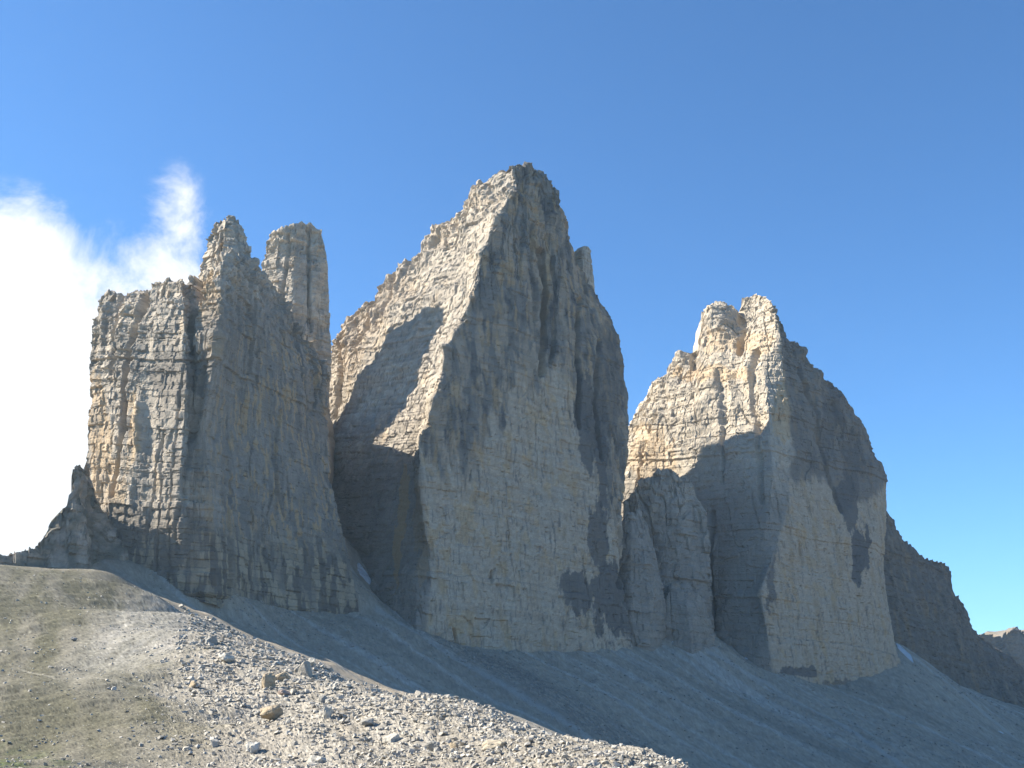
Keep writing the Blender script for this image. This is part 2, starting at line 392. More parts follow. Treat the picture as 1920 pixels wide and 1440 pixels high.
gr_sky = [(545,760),(600,690),(622,650),(640,625),(655,602),(680,574),(698,562),(722,522),(740,499),(775,480),(788,474),(794,458),(812,432),(832,418),(850,402),(868,398),
          (884,374),(890,352),(908,341),(926,322),(955,306),(985,298),(1000,311),(1022,317),(1029,338),(1041,354),(1044,384),(1058,400),(1062,440),(1070,478)]
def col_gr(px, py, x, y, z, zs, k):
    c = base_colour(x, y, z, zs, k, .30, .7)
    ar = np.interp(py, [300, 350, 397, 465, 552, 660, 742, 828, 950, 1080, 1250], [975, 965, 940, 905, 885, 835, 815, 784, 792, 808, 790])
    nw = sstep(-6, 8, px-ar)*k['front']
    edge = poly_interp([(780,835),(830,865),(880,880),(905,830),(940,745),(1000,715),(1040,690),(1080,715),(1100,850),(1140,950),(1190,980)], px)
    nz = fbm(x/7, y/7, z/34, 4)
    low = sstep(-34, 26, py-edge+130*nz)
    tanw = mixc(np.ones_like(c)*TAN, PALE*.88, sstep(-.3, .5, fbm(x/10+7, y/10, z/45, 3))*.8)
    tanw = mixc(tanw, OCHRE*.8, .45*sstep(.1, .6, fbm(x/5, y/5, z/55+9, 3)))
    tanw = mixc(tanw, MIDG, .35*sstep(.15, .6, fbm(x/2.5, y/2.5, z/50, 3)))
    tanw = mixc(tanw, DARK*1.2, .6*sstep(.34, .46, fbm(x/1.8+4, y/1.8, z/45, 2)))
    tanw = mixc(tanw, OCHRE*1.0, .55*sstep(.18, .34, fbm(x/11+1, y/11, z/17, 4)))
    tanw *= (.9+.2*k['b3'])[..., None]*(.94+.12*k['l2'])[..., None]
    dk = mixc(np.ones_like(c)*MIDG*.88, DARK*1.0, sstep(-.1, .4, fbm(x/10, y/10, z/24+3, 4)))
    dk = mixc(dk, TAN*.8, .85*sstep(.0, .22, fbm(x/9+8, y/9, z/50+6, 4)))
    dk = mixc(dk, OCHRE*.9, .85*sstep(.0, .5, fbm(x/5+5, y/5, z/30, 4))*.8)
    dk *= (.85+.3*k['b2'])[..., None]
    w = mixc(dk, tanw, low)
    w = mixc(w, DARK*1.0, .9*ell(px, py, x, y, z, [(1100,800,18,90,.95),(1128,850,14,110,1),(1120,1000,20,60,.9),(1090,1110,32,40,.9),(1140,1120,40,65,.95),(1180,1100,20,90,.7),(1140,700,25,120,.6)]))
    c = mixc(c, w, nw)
    sh = (1-nw)*sstep(820, 900, py+0.4*(px-700)+15*nz)  # lower slab: the left massif's cast shade is carried in the colour too
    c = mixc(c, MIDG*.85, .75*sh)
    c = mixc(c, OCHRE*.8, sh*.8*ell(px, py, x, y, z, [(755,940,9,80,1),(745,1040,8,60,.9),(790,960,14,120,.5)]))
    c = mixc(c, TAN*.95, .7*ell(px, py, x, y, z, [(660,640,26,80,.9),(700,590,26,45,.7),(745,540,30,30,.7),(830,440,30,30,.7),(905,370,25,30,.7)])*(1-nw))
    return c
gr_cracks = [([(1015,470),(1020,540),(1018,620),(1014,700)], 9, 9), ([(1000,420),(998,500),(1003,600)], 5, 3), ([(1036,480),(1040,580),(1034,680)], 5, 4), ([(1088,560),(1085,640),(1087,800)], 6, 6),
   ([(1125,640),(1118,740),(1130,860)], 6, 5), ([(1163,960),(1164,1100)], 6, 5), ([(985,380),(978,460),(972,520)], 5, 2),
   ([(740,500),(725,560),(705,610)], 7, 5), ([(700,562),(690,610),(668,650)], 6, 5), ([(800,470),(830,430)], 5, 3), ([(770,490),(745,540)], 6, 3), ([(640,640),(640,720),(622,780)], 7, 5),
   ([(885,880),(880,900)], 3, 1.5), ([(925,1070),(923,1090)], 4, 3), ([(850,1180),(852,1210)], 4, 2.5), ([(700,760),(702,800)], 4, 2), ([(905,480),(960,510)], 3, 1.5)]
gr_b = [(905,368,16,14,5),(828,432,18,16,5),(752,510,20,26,5),(700,580,20,36,5),(655,640,16,50,5),(862,405,14,14,4),(1040,370,14,40,3),(1018,340,10,14,3),(1010,560,6,90,3),(1040,560,7,100,4),(1060,640,10,90,3),(985,312,14,10,4),
 (966,362,9,10,3.5),(944,392,9,9,-3.5),(930,412,9,12,4),(912,450,8,12,-3),(902,478,8,12,3.5),(893,520,8,14,-3),(884,556,9,9,4.5),(868,590,9,12,-3.5),(852,625,9,10,4),(838,655,10,7,5),(826,700,8,16,-3),(812,750,9,12,3.5),(798,790,9,12,-3),(788,900,10,40,3),(806,1040,10,40,-3)]
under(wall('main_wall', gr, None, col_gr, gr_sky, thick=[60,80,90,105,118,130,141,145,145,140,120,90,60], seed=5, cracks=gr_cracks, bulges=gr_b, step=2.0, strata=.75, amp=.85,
     rough=lambda a, b: .52-.12*sstep(0, 25, a-np.interp(b, [300, 397, 465, 552, 660, 742, 828, 950, 1080, 1250], [985, 945, 905, 885, 835, 815, 784, 792, 808, 790]))*sstep(1160, 1120, a)*sstep(480, 620, b)+.25*sstep(520, 380, b)), middle)
sp3 = [[(1050,600,972),(1060,500,970),(1070,484,968),(1078,474,966)], [(1092,600,952),(1094,500,952),(1094,463,958)], [(1124,600,968),(1112,520,966),(1110,492,964),(1106,472,962)]]
under(wall('small_pinnacle', sp3, None, col_spire, [(1078,474),(1086,465),(1098,462),(1106,472)], thick=16, seed=6, amp=.3, step=1.3), middle)

# ---- right peak
right = empty('rock_peak', tuple(at(1500, 1250, 960)))
tag(right, 'right rock peak with twin summit knobs and pale tan overhanging wall', 'mountain')
N2, L2, n2N, n2L = two_face((1440, 1200, 950), (1462, 620), 33, 7, 40)
ov = [
 [L2(1120,1200), L2(1135,1000), L2(1150,860,6)],
 [L2(1200,1210), L2(1190,1000), L2(1185,880), L2(1180,792,10)],
 [L2(1262,1230), L2(1250,1000), L2(1240,880), L2(1235,780), L2(1228,714,14)],
 [L2(1320,1250), L2(1310,1000), L2(1302,880), L2(1300,780), L2(1296,655,16)],
 [L2(1360,1270), L2(1355,1050), L2(1350,900), L2(1345,760), L2(1340,650), L2(1342,570,10)],
 [L2(1400,1280), L2(1400,1050), L2(1400,900), L2(1392,760,4), L2(1386,650,6), L2(1385,575,12)],
 [L2(1425,1290), L2(1425,1050), L2(1450,900), L2(1440,760,-2), L2(1425,650,-2), L2(1412,551,8)],
 [N2(1452,1300), N2(1440,1200), N2(1426,1110), N2(1460,1010), N2(1478,950), N2(1490,850), N2(1480,760), N2(1470,690), N2(1462,620), N2(1445,566,4)],
 [N2(1530,1310), N2(1530,1100), N2(1540,950), N2(1525,850,1), N2(1512,760), N2(1495,690), N2(1480,635,4)],
 [N2(1600,1310), N2(1600,1100), N2(1605,950,2), N2(1590,850), N2(1565,780), N2(1535,720), N2(1516,680,6)],
 [N2(1650,1300), N2(1640,1100,1), N2(1645,950,2), N2(1635,880), N2(1605,810), N2(1575,760), N2(1560,722,8)],
 [N2(1688,1270,14), N2(1680,1210,14), N2(1666,1110,14), N2(1659,1010,14), N2(1662,950,14), N2(1664,900,14), N2(1650,868,16), N2(1632,830,18), N2(1612,788,18), N2(1590,757,16), N2(1575,740,16)]]
ov_sky = [(1150,850),(1180,792),(1196,765),(1212,738),(1224,716),(1248,710),(1254,682),(1272,668),(1290,656),(1301,652),(1308,628),(1311,600),(1322,584),(1340,570),(1358,563),(1374,567),(1383,576),(1387,576),(1392,560),
          (1410,550),(1430,555),(1445,566),(1462,598),(1480,632),(1498,641),(1510,662),(1516,684),(1534,692),(1540,712),(1560,720),(1575,738)]
def col_ov(px, py, x, y, z, zs, k):
    c = base_colour(x, y, z, zs, k, .35, .95)
    c = mixc(c, np.array([.44, .39, .315]), .45*(px*0+1))
    c = mixc(c, OCHRE*1.1, .6*ell(px, py, x, y, z, [(1340,700,70,16,.8),(1480,740,22,60,1),(1470,790,20,30,1),(1420,640,40,22,.7),(1220,860,40,60,.6),(1350,640,40,20,.6)]))
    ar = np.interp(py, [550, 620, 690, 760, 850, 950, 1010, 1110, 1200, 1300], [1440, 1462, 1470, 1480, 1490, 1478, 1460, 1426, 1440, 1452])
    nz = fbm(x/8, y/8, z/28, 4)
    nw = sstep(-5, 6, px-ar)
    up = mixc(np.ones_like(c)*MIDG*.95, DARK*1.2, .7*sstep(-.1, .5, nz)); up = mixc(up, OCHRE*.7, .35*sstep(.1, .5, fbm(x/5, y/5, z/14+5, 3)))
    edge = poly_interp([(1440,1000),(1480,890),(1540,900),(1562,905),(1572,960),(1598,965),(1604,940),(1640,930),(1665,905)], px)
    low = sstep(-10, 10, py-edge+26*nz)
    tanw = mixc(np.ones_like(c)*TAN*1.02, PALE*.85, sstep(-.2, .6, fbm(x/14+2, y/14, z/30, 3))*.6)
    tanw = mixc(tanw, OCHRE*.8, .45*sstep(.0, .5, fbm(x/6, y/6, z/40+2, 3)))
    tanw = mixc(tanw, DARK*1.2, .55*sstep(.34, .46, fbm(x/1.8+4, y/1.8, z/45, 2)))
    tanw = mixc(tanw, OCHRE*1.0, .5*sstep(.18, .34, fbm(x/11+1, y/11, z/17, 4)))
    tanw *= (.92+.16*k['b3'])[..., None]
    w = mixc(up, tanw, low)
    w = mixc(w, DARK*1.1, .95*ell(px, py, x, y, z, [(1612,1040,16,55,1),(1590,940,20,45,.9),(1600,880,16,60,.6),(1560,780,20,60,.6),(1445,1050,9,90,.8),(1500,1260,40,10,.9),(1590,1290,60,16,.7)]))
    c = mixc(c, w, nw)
    sh = (1-nw)*sstep(860, 960, py+12*nz)  # lower left face darkened in colour for the middle peak's shade
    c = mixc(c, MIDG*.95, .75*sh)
    return c
ov_cracks = [([(1386,572),(1389,610),(1385,660)], 6, 8), ([(1350,700),(1358,740),(1356,790)], 12, 3), ([(1416,660),(1410,720),(1414,790),(1424,870),(1428,940)], 8, 4.5), ([(1352,800),(1352,900)], 5, 3),
   ([(1232,770),(1218,810)], 4, 3), ([(1500,690),(1530,780),(1550,880),(1575,960)], 5, 3.5), ([(1560,760),(1575,820)], 8, 3), ([(1335,960),(1330,1060),(1338,1180)], 7, 4),
   ([(1204,870),(1210,830)], 6, 3), ([(1225,960),(1226,890)], 5, 4), ([(1250,880),(1258,930)], 5, 3), ([(1200,930),(1196,880)], 4, 2.5), ([(1298,660),(1300,690)], 5, 4), ([(1500,1020),(1508,1060)], 4, 2)]
ov_b = [(1345,600,26,32,12),(1276,668,18,16,6),(1240,720,16,20,5),(1505,660,10,18,3),(1530,705,12,12,4),(1400,690,14,26,4),(1345,690,16,30,3),(1365,720,12,30,2)]
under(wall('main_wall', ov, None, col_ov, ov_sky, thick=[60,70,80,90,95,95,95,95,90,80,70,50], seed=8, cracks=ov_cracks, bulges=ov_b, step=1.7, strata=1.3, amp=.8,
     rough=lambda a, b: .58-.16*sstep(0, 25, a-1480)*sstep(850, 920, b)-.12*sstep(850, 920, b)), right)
def col_but(px, py, x, y, z, zs, k):
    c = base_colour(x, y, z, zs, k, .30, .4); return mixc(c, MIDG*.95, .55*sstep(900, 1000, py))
b1 = [[(1150,1230,905),(1155,1100,915),(1160,990,925)], [(1185,1230,900),(1182,1100,908),(1184,962,925)], [(1225,1230,905),(1215,1100,912),(1200,958,930)], [(1262,1230,930),(1245,1120,930),(1225,1010,935),(1212,978,938)]]
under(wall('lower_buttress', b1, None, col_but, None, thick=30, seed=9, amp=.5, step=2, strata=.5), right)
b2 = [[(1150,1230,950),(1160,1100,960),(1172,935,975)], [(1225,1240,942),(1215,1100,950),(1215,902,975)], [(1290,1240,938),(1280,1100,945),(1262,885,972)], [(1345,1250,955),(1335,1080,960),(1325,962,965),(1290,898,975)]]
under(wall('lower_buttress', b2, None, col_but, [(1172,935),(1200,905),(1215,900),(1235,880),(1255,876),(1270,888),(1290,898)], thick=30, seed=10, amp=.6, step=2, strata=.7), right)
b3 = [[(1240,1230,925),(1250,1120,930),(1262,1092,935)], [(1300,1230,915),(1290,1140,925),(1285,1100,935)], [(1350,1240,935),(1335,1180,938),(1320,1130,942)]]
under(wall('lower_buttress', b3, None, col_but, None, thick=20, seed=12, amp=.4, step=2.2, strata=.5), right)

# ---- ridges behind
def col_far(px, py, x, y, z, zs, k):
    c = np.ones(px.shape+(3,))*MIDG*.7; c = mixc(c, GREY*.55, sstep(-.3, .4, fbm(x/20, y/20, z/20, 3)))
    return mixc(c, OCHRE*.7, .4*sstep(.15, .5, fbm(x/12, y/12, z/30, 3)))
rd = [[(1600,1290,1120),(1610,1050,1150),(1625,930,1170)], [(1690,1290,1160),(1680,1100,1190),(1668,972,1215)], [(1720,1300,1185),(1712,1150,1210),(1700,1016,1245)],
      [(1760,1330,1225),(1755,1200,1250),(1738,1046,1290)], [(1810,1350,1270),(1800,1230,1300),(1775,1052,1340)], [(1850,1370,1310),(1838,1260,1340),(1800,1120,1380)], [(1900,1380,1370),(1870,1290,1400),(1828,1186,1440)],
      [(1990,1390,1480),(1985,1340,1500),(1980,1275,1540)]]
ridge = wall('rock_ridge', rd, None, col_far, [(1625,930),(1668,972),(1680,990),(1702,1018),(1720,1032),(1738,1046),(1768,1050),(1782,1060),(1787,1108),(1800,1130),(1815,1160),(1828,1188),(1900,1235),(1980,1290)],
     thick=[150,120,110,100,90,80,70,50], seed=13, amp=.42, step=2, scale=1.3, mat=M_far)
tag(ridge, 'jagged dark ridge with sunlit tips descending right behind the right peak', 'mountain ridge')
rd2 = [[(1760,1330,2200),(1760,1200,2250)], [(1850,1340,2400),(1850,1187,2600)], [(1920,1350,2750),(1920,1180,2850)], [(2150,1360,3500),(2150,1170,3600)]]
ridge2 = wall('rock_ridge', rd2, None, col_far, [(1760,1200),(1822,1187),(1850,1184),(1862,1190),(1872,1197),(1879,1196),(1882,1183),(1895,1178),(1920,1178),(1960,1172),(2150,1160)], thick=300, seed=14, amp=.9, step=2.2, scale=2.2, mat=M_far)
tag(ridge2, 'most distant low ridge at the right edge of the picture', 'mountain ridge')

# ------------------------------------------------------------------ thin morning haze
hv = np.array([(x_, y_, z_) for x_ in (-9000, 9000) for y_ in (-9000, 9000) for z_ in (-420, 720)], float)
M_haze = bpy.data.materials.new('haze'); M_haze.use_nodes = True; hn = M_haze.node_tree.nodes; hn.clear()
pv = hn.new('ShaderNodeVolumePrincipled'); pv.inputs['Color'].default_value = (.55, .80, 1, 1); pv.inputs['Density'].default_value = 0.00004; pv.inputs['Anisotropy'].default_value = .3
ho = hn.new('ShaderNodeOutputMaterial'); M_haze.node_tree.links.new(pv.outputs[0], ho.inputs['Volume'])
haze = mesh_obj('haze', hv, [(0,1,3,2),(4,6,7,5),(0,4,5,1),(2,3,7,6),(0,2,6,4),(1,5,7,3)], M_haze); tag(haze, 'thin pale blue air haze in front of the peaks', 'haze', kind='stuff')

# ------------------------------------------------------------------ terrain
CT = []      # control points (x, Y, z)
def T(*pts):
    for p in pts: CT.append(at(*p))
# foreground slope up to its crest
crest_pts = [(0,1062,560),(100,1068,585),(200,1072,600),(300,1120,520),(400,1165,420),(498,1209,330),(586,1240,275),(700,1294,222),(790,1310,200),(852,1311,188),(951,1339,165),(1055,1393,140),(1123,1404,118),(1185,1404,105),(1253,1417,95),(1290,1442,88)]
T(*crest_pts)
T((0,1200,330),(0,1320,185),(0,1440,110),(200,1150,430),(200,1250,270),(200,1440,115),(400,1300,215),(400,1440,118),(600,1340,190),(600,1440,112),(800,1400,130),(950,1440,98),(1100,1440,88),(1200,1445,82))
T((-500,1000,520),(-500,1440,150),(-900,1440,120),(-700,1200,300),(1330,1500,82),(1450,1600,80))
for p in crest_pts[3:]:                              # the far side of the crest drops away
    q = at(*p); k = p[2]/330
    CT.append(q+np.array([16, 12, -13.])*k**.5); CT.append(q+np.array([45, 35, -34.])*k**.5)
# feet of the walls
T((-60,1062,640),(60,1062,650),(160,1065,676),(210,1050,690),(265,1055,698),(330,1080,688),(400,1091,692),(450,1110,715),(500,1130,728),(545,1146,742),(600,1146,760),(655,1140,778),(668,1085,800),(648,1030,850),(640,990,900))
T((705,1118,822),(760,1158,815),(800,1180,800),(860,1200,828),(940,1192,850),(1040,1188,878),(1110,1182,900),(1180,1180,925),(1190,1150,940),(1230,1180,935),(1262,1200,928),(1340,1200,945),(1400,1238,955),(1450,1245,965),(1500,1266,975),(1560,1278,990),(1620,1268,1010),(1680,1235,1060))
T((1692,1208,1120),(1760,1262,1130),(1860,1310,1200),(1930,1330,1280),(1920,1350,1500),(2100,1340,1600))
# shaded scree
T((300,1100,676),(400,1140,682),(400,1155,662),(500,1185,684),(500,1203,655),(600,1205,700),(600,1238,650),(700,1240,690),(700,1290,640),(800,1308,630),(950,1336,620),(1100,1395,605),(1250,1435,610),(300,1135,600),(400,1185,590),(500,1228,590),(600,1265,590),(700,1318,580),(800,1335,560),(950,1368,550),(1100,1430,520),(1250,1470,520),(650,1170,745),(800,1270,700),(740,1170,770),(900,1320,690),(850,1230,760),(1000,1292,725),(1100,1362,690),(1200,1440,665),(1060,1380,660),
  (950,1230,800),(1050,1250,820),(1150,1300,790),(1300,1400,750),(1250,1280,840),(1400,1440,745),(1350,1290,880),(1440,1305,890),(1450,1380,800),(1530,1380,830),(1600,1440,780),(1560,1310,930),(1620,1330,930),(1700,1400,850),(1720,1300,1000),(1800,1440,850),(1850,1370,980),(1920,1440,900),(1920,1390,1020),(2100,1440,1000),(2100,1600,700))
T((700,1420,500),(900,1470,480),(1200,1560,450),(1500,1640,420),(2100,1800,400))
CT.append([-500, 900, 60]); CT.append([-900, 700, 120]); CT.append([-600, 1500, 40]); CT.append([600, 2500, -80]); CT.append([1500, 2500, -90]); CT.append([1500, 1000, -150])
CT.append([0, 3500, 0]); CT.append([2500, 4500, -50]); CT.append([-60, 0, 6]); CT.append([60, 0, -14]); CT.append([0, -150, -5]); CT.append([300, 0, -70]); CT.append([-400, 0, 60]); CT.append([0, 40, -7])
CT = np.array(CT, float)
ctr = CT[:, :2]/1000.0
def kern(r2): return np.sqrt(r2+0.012**2)
A = kern(((ctr[:, None]-ctr[None])**2).sum(-1)); A += np.eye(len(A))*(-2e-4)
n_ = len(A); Q = np.concatenate([np.ones((n_, 1)), ctr], 1)
S_ = np.block([[A, Q], [Q.T, np.zeros((3, 3))]]); wgt = np.linalg.solve(S_, np.concatenate([CT[:, 2], np.zeros(3)]))
def ground(x, y, detail=True):
    x = np.asarray(x, float); y = np.asarray(y, float); sh = x.shape
    X = np.stack([x.ravel(), y.ravel()], 1)/1000.0
    out = np.zeros(len(X))
    for s in range(0, len(X), 40000):
        q = X[s:s+40000]; r2 = ((q[:, None]-ctr[None])**2).sum(-1)
        out[s:s+40000] = kern(r2)@wgt[:n_]+wgt[n_]+q@wgt[n_+1:]
    z = out.reshape(sh)
    r = np.hypot(x, y)
    far = sstep(3500, 9000, r); z = z*(1-far)+(-250)*far
    z = np.where(y < 30, z*sstep(-1500, 30, y)+(-30)*(1-sstep(-1500, 30, y)), z)
    z = z+(-1.7-z)*np.exp(-(r/14)**4)
    if detail:
        n = sstep(500, 800, y)*(1-sstep(2500, 4000, y))
        # scree cones: faint runnels that follow the fall line (down to the right and towards the viewer)
        u = (x*0.62+y*0.78); v = (x*0.78-y*0.62)
        z = z+n*(fbm(u/28, v/260, None, 3)*2.2+fbm(u/9, v/140, None, 2)*.7+fbm(x/11, y/11, None, 3)*1.5)
        m = 1-sstep(450, 640, y)
        z = z+m*(fbm(x/22, y/30, None, 3)*1.6*sstep(60, 160, y)+fbm(x/5, y/6, None, 3)*.45)
        z = z+m*sstep(50, 90, y)*((cellrand(x/.9+noise(x/3, y/3), y/2.2+noise(x/3+5, y/3))-.5)*.24+(cellrand(x/.35+3, y/.8)-.5)*.12)*(.35+.65*sstep(-.33, -.26, x/np.maximum(y, 1)+.05*noise(x/20, y/30)))
    return z

def ray_ground(px, py, y0=70, y1=640):
    """where the view direction (px,py) meets the slope"""
    px = np.atleast_1d(px).astype(float); py = np.atleast_1d(py).astype(float)
    Y = np.geomspace(y0, y1, 170); dx, dy, dz = ray(px, py)
    X = (dx/dy)[:, None]*Y; Z = (dz/dy)[:, None]*Y; g = ground(X, np.broadcast_to(Y, X.shape), False)
    below = Z < g; ok = below.any(1); i = below.argmax(1)
    x, y = (dx/dy)*Y[i], Y[i]; return np.stack([x, y, ground(x, y)], 1), ok
def world_line(pts, **k):
    p, ok = ray_ground([q[0] for q in pts], [q[1] for q in pts], **k); return [tuple(q[:2]) for q in p[ok]]
PATHS = [world_line([(40,1262),(120,1272),(200,1284),(300,1292),(350,1293),(430,1296)]), world_line([(70,1122),(140,1124),(215,1131),(260,1128),(300,1120)]),
         world_line([(215,1120),(235,1170),(220,1205)])]
FLOWS = [world_line([(712,1145),(800,1200),(900,1262),(1000,1318),(1100,1380),(1180,1430)], y0=640, y1=1000), world_line([(1330,1225),(1440,1285),(1560,1350),(1640,1400),(1700,1440)], y0=650, y1=1100),
         world_line([(1455,1262),(1560,1330),(1700,1420)], y0=650, y1=1100), world_line([(1700,1225),(1800,1300),(1900,1380)], y0=700, y1=1250)]
def polar_patch(name, a0, a1, na, r, colourf, mat, lift=0):
    a = np.linspace(a0, a1, na); r = np.asarray(r)
    AA, RR = np.meshgrid(a, r, indexing='ij')
    x = RR*np.sin(AA); y = RR*np.cos(AA); z = ground(x, y)+lift
    P = np.stack([x, y, z], -1)
    col = colourf(x, y, z)
    return P, gridfaces(len(a), len(r), flip=True), col
def scree_colour(x, y, z):
    c = np.ones(x.shape+(3,))*np.array([.34, .285, .215])
    u = (x*0.62+y*0.78); v = (x*0.78-y*0.62)
    s = fbm(u/26, v/300, None, 4)
    c = mixc(c, np.array([.25, .215, .165]), .8*sstep(-.1, .5, s))
    c = mixc(c, np.array([.41, .38, .33]), .6*sstep(.1, .5, -fbm(u/12+5, v/280, None, 3)))
    c = c*(.86+.28*rng.uniform(0, 1, x.shape))[..., None]*(1+.12*noise(x/2.2, y/2.2))[..., None]*(1+.22*fbm(x/6, y/6, None, 3))[..., None]
    # foreground: rubble on the right, finer olive-brown gravel on the left
    for ln, w, k in zip(FLOWS, (6, 5, 3, 8), (.75, .75, .5, .6)):
        dd = seg_dist(x, y, ln); c = mixc(c, np.array([.37, .345, .30]), k*sstep(w, w*.2, dd+1.5*noise(x/5, y/5)))
    dd = seg_dist(x+18, y+6, FLOWS[0]); c = mixc(c, np.array([.14, .132, .12]), .0*dd+.75*sstep(30, 6, np.abs(seg_dist(x-26, y-10, FLOWS[0])))*sstep(-.3, .3, fbm(x/3, y/3, None, 3)))
    near = 1-sstep(560, 660, y)
    d = x/np.maximum(y, 1)                     # bearing of the slope as it stands, used to follow the gully that divides it
    line = -0.285+0*y
    lft = sstep(.05, -.05, d-line+.07*fbm(x/25, y/40, None, 4))
    us, vs = .93*x+.37*y, .37*x-.93*y          # across and down the slope
    g = mixc(np.ones_like(c)*np.array([.32, .29, .24]), np.array([.25, .225, .185]), sstep(-.3, .3, fbm(us/5, vs/60, None, 3)))
    ol = mixc(np.ones_like(c)*np.array([.115, .108, .072]), np.array([.17, .157, .12]), sstep(-.3, .4, fbm(us/7, vs/80, None, 4)))
    ol = mixc(ol, np.array([.085, .082, .05]), .6*sstep(.1, .5, fbm(us/9+4, vs/60, None, 4)))
    g = mixc(g, ol*.9, lft)  # olive gravel of its own, toned darker to hold shade on the left
    grs = lft*sstep(-.37, -.44, d+.05*noise(x/6, y/9))*(1-sstep(125, 165, y))*sstep(-.2, .25, fbm(x/3, y/6, None, 3))
    g = mixc(g, np.array([.07, .095, .03]), .85*grs)
    ch = sstep(.075, .02, np.abs(d+.335-(y-300)*.00025))*sstep(180, 300, y)   # pale scree runnel
    g = mixc(g, np.array([.37, .35, .315]), .75*ch*(.6+.4*noise(x/1.5, y/20)))
    for ln in PATHS:
        if len(ln) > 1: g = mixc(g, np.array([.42, .385, .31]), .32*sstep(.9, .35, seg_dist(x, y, ln)+.3*noise(x/2, y/2)))
    rv = rng.uniform(0, 1, x.shape); g = g*(.74+.42*rv+.35*(rv > .96)-.35*(rv < .06))[..., None]*(1+.12*noise(x/.9, y/3))[..., None]
    return mixc(c, g, near)
b = math.radians
r_near = np.concatenate([np.geomspace(45, 640, 470)]); r_far = np.concatenate([np.linspace(640, 1350, 270)[1:], np.geomspace(1350, 8500, 40)[1:]])
r_all = np.concatenate([r_near, r_far])
P, Fa, col = polar_patch('', b(-29), b(29), 740, r_all, scree_colour, None)
Vs, Fs, Cs = [P.reshape(-1, 3)], [Fa], [col.reshape(-1, 3)]; off = P.shape[0]*P.shape[1]
rc = np.concatenate([[0.5, 8, 20, 32], np.geomspace(45, 8500, 50)])
for (a0, a1, na) in ((29, 331, 100),):
    P, Fa, col = polar_patch('', b(a0), b(a1), na, rc, scree_colour, None)
    Vs.append(P.reshape(-1, 3)); Fs.append(Fa+off); Cs.append(col.reshape(-1, 3)); off += P.shape[0]*P.shape[1]
P, Fa, col = polar_patch('', b(-29), b(29), 40, [0.5, 8, 20, 32, 45], scree_colour, None)
Vs.append(P.reshape(-1, 3)); Fs.append(Fa+off); Cs.append(col.reshape(-1, 3))
gr_o = mesh_obj('ground', np.concatenate(Vs), np.concatenate(Fs), M_near, None, np.concatenate(Cs)); tag(gr_o, kind='structure')

# ------------------------------------------------------------------ rocks
import bmesh
def rock_mesh(seed, n=13, flat=0.7):
    r = np.random.default_rng(seed); pts = r.normal(size=(n, 3)); pts /= np.linalg.norm(pts, axis=1)[:, None]
    pts = np.sign(pts)*np.abs(pts)**0.7; pts *= r.uniform(.75, 1.1, (n, 1)); pts *= np.array([1, r.uniform(.6, .95), flat*r.uniform(.8, 1.2)])
    bm = bmesh.new(); [bm.verts.new(p) for p in pts]
    bmesh.ops.convex_hull(bm, input=bm.verts)
    for v in [v for v in bm.verts if not v.link_faces]: bm.verts.remove(v)
    bmesh.ops.triangulate(bm, faces=bm.faces)
    bm.verts.index_update(); V = np.array([v.co[:] for v in bm.verts]); Fq = np.array([[v.index for v in f.verts] for f in bm.faces]); bm.free()
    return V, Fq
base_rocks = [rock_mesh(100+i, 9+i % 3) for i in range(16)]
def rots(n):
    a = rng.uniform(0, 2*math.pi, n); t = rng.normal(0, .45, n)
    ca, sa, ct, st = np.cos(a), np.sin(a), np.cos(t), np.sin(t)
    R = np.zeros((n, 3, 3)); R[:, 0, 0] = ca; R[:, 0, 1] = -sa*ct; R[:, 0, 2] = sa*st
    R[:, 1, 0] = sa; R[:, 1, 1] = ca*ct; R[:, 1, 2] = -ca*st; R[:, 2, 1] = st; R[:, 2, 2] = ct
    return R
def rubble(name, pos, size, colr, parent=None):
    Vs, Fs, Cs = [], [], []; off = 0
    which = rng.integers(0, len(base_rocks), len(pos)); R = rots(len(pos))
    for k, (V, Fq) in enumerate(base_rocks):
        idx = np.where(which == k)[0]
        if not len(idx): continue
        W_ = np.einsum('nij,vj->nvi', R[idx], V)*size[idx][:, None, None]+pos[idx][:, None]
        Vs.append(W_.reshape(-1, 3)); n = len(V)
        Fs.append((Fq[None]+(np.arange(len(idx))*n)[:, None, None]).reshape(-1, 3)+off); off += len(idx)*n
        Cs.append(np.repeat(colr[idx], n, 0))
    return mesh_obj(name, np.concatenate(Vs), np.concatenate(Fs), M_rock, parent, np.concatenate(Cs))
def rcol(n, dark=0.0):
    t = rng.uniform(0, 1, (n, 1)); c = np.array([.30, .28, .245])*(1-t)+np.array([.44, .41, .355])*t
    return c*(1-dark)
# rubble over the foreground slope: dense right of the gully, sparse on the gravel
def scatter(n, smin, smax, pw, mode):
    a = rng.uniform(-.47, .20, n*3); Y = np.exp(rng.uniform(math.log(72), math.log(600), n*3)); x = a*Y
    if mode == 'dense':
        w = sstep(-.33, -.25, a+.07*fbm(x/25, Y/40, None, 3))*(.35+.65*sstep(-.2, .3, fbm(x/14, Y/14, None, 3)))
    else:
        w = np.ones(n*3)*(.25+.75*sstep(0, .4, fbm(x/20, Y/30, None, 3)))
    keep = rng.uniform(0, 1, n*3) < w; x = x[keep][:n]; Y = Y[keep][:n]
    s = smin*(smax/smin)**(rng.uniform(0, 1, len(x))**pw)
    z = ground(x, Y); return np.stack([x, Y, z+s*.25], 1), s
p1, s1_ = scatter(26000, .10, .60, 3.2, 'dense'); s1_ = s1_*np.clip(p1[:, 1]/150, .75, 1.9)
p2, s2_ = scatter(11000, .08, .42, 4, 'sparse'); s2_ = s2_*np.clip(p2[:, 1]/160, .7, 1.7)
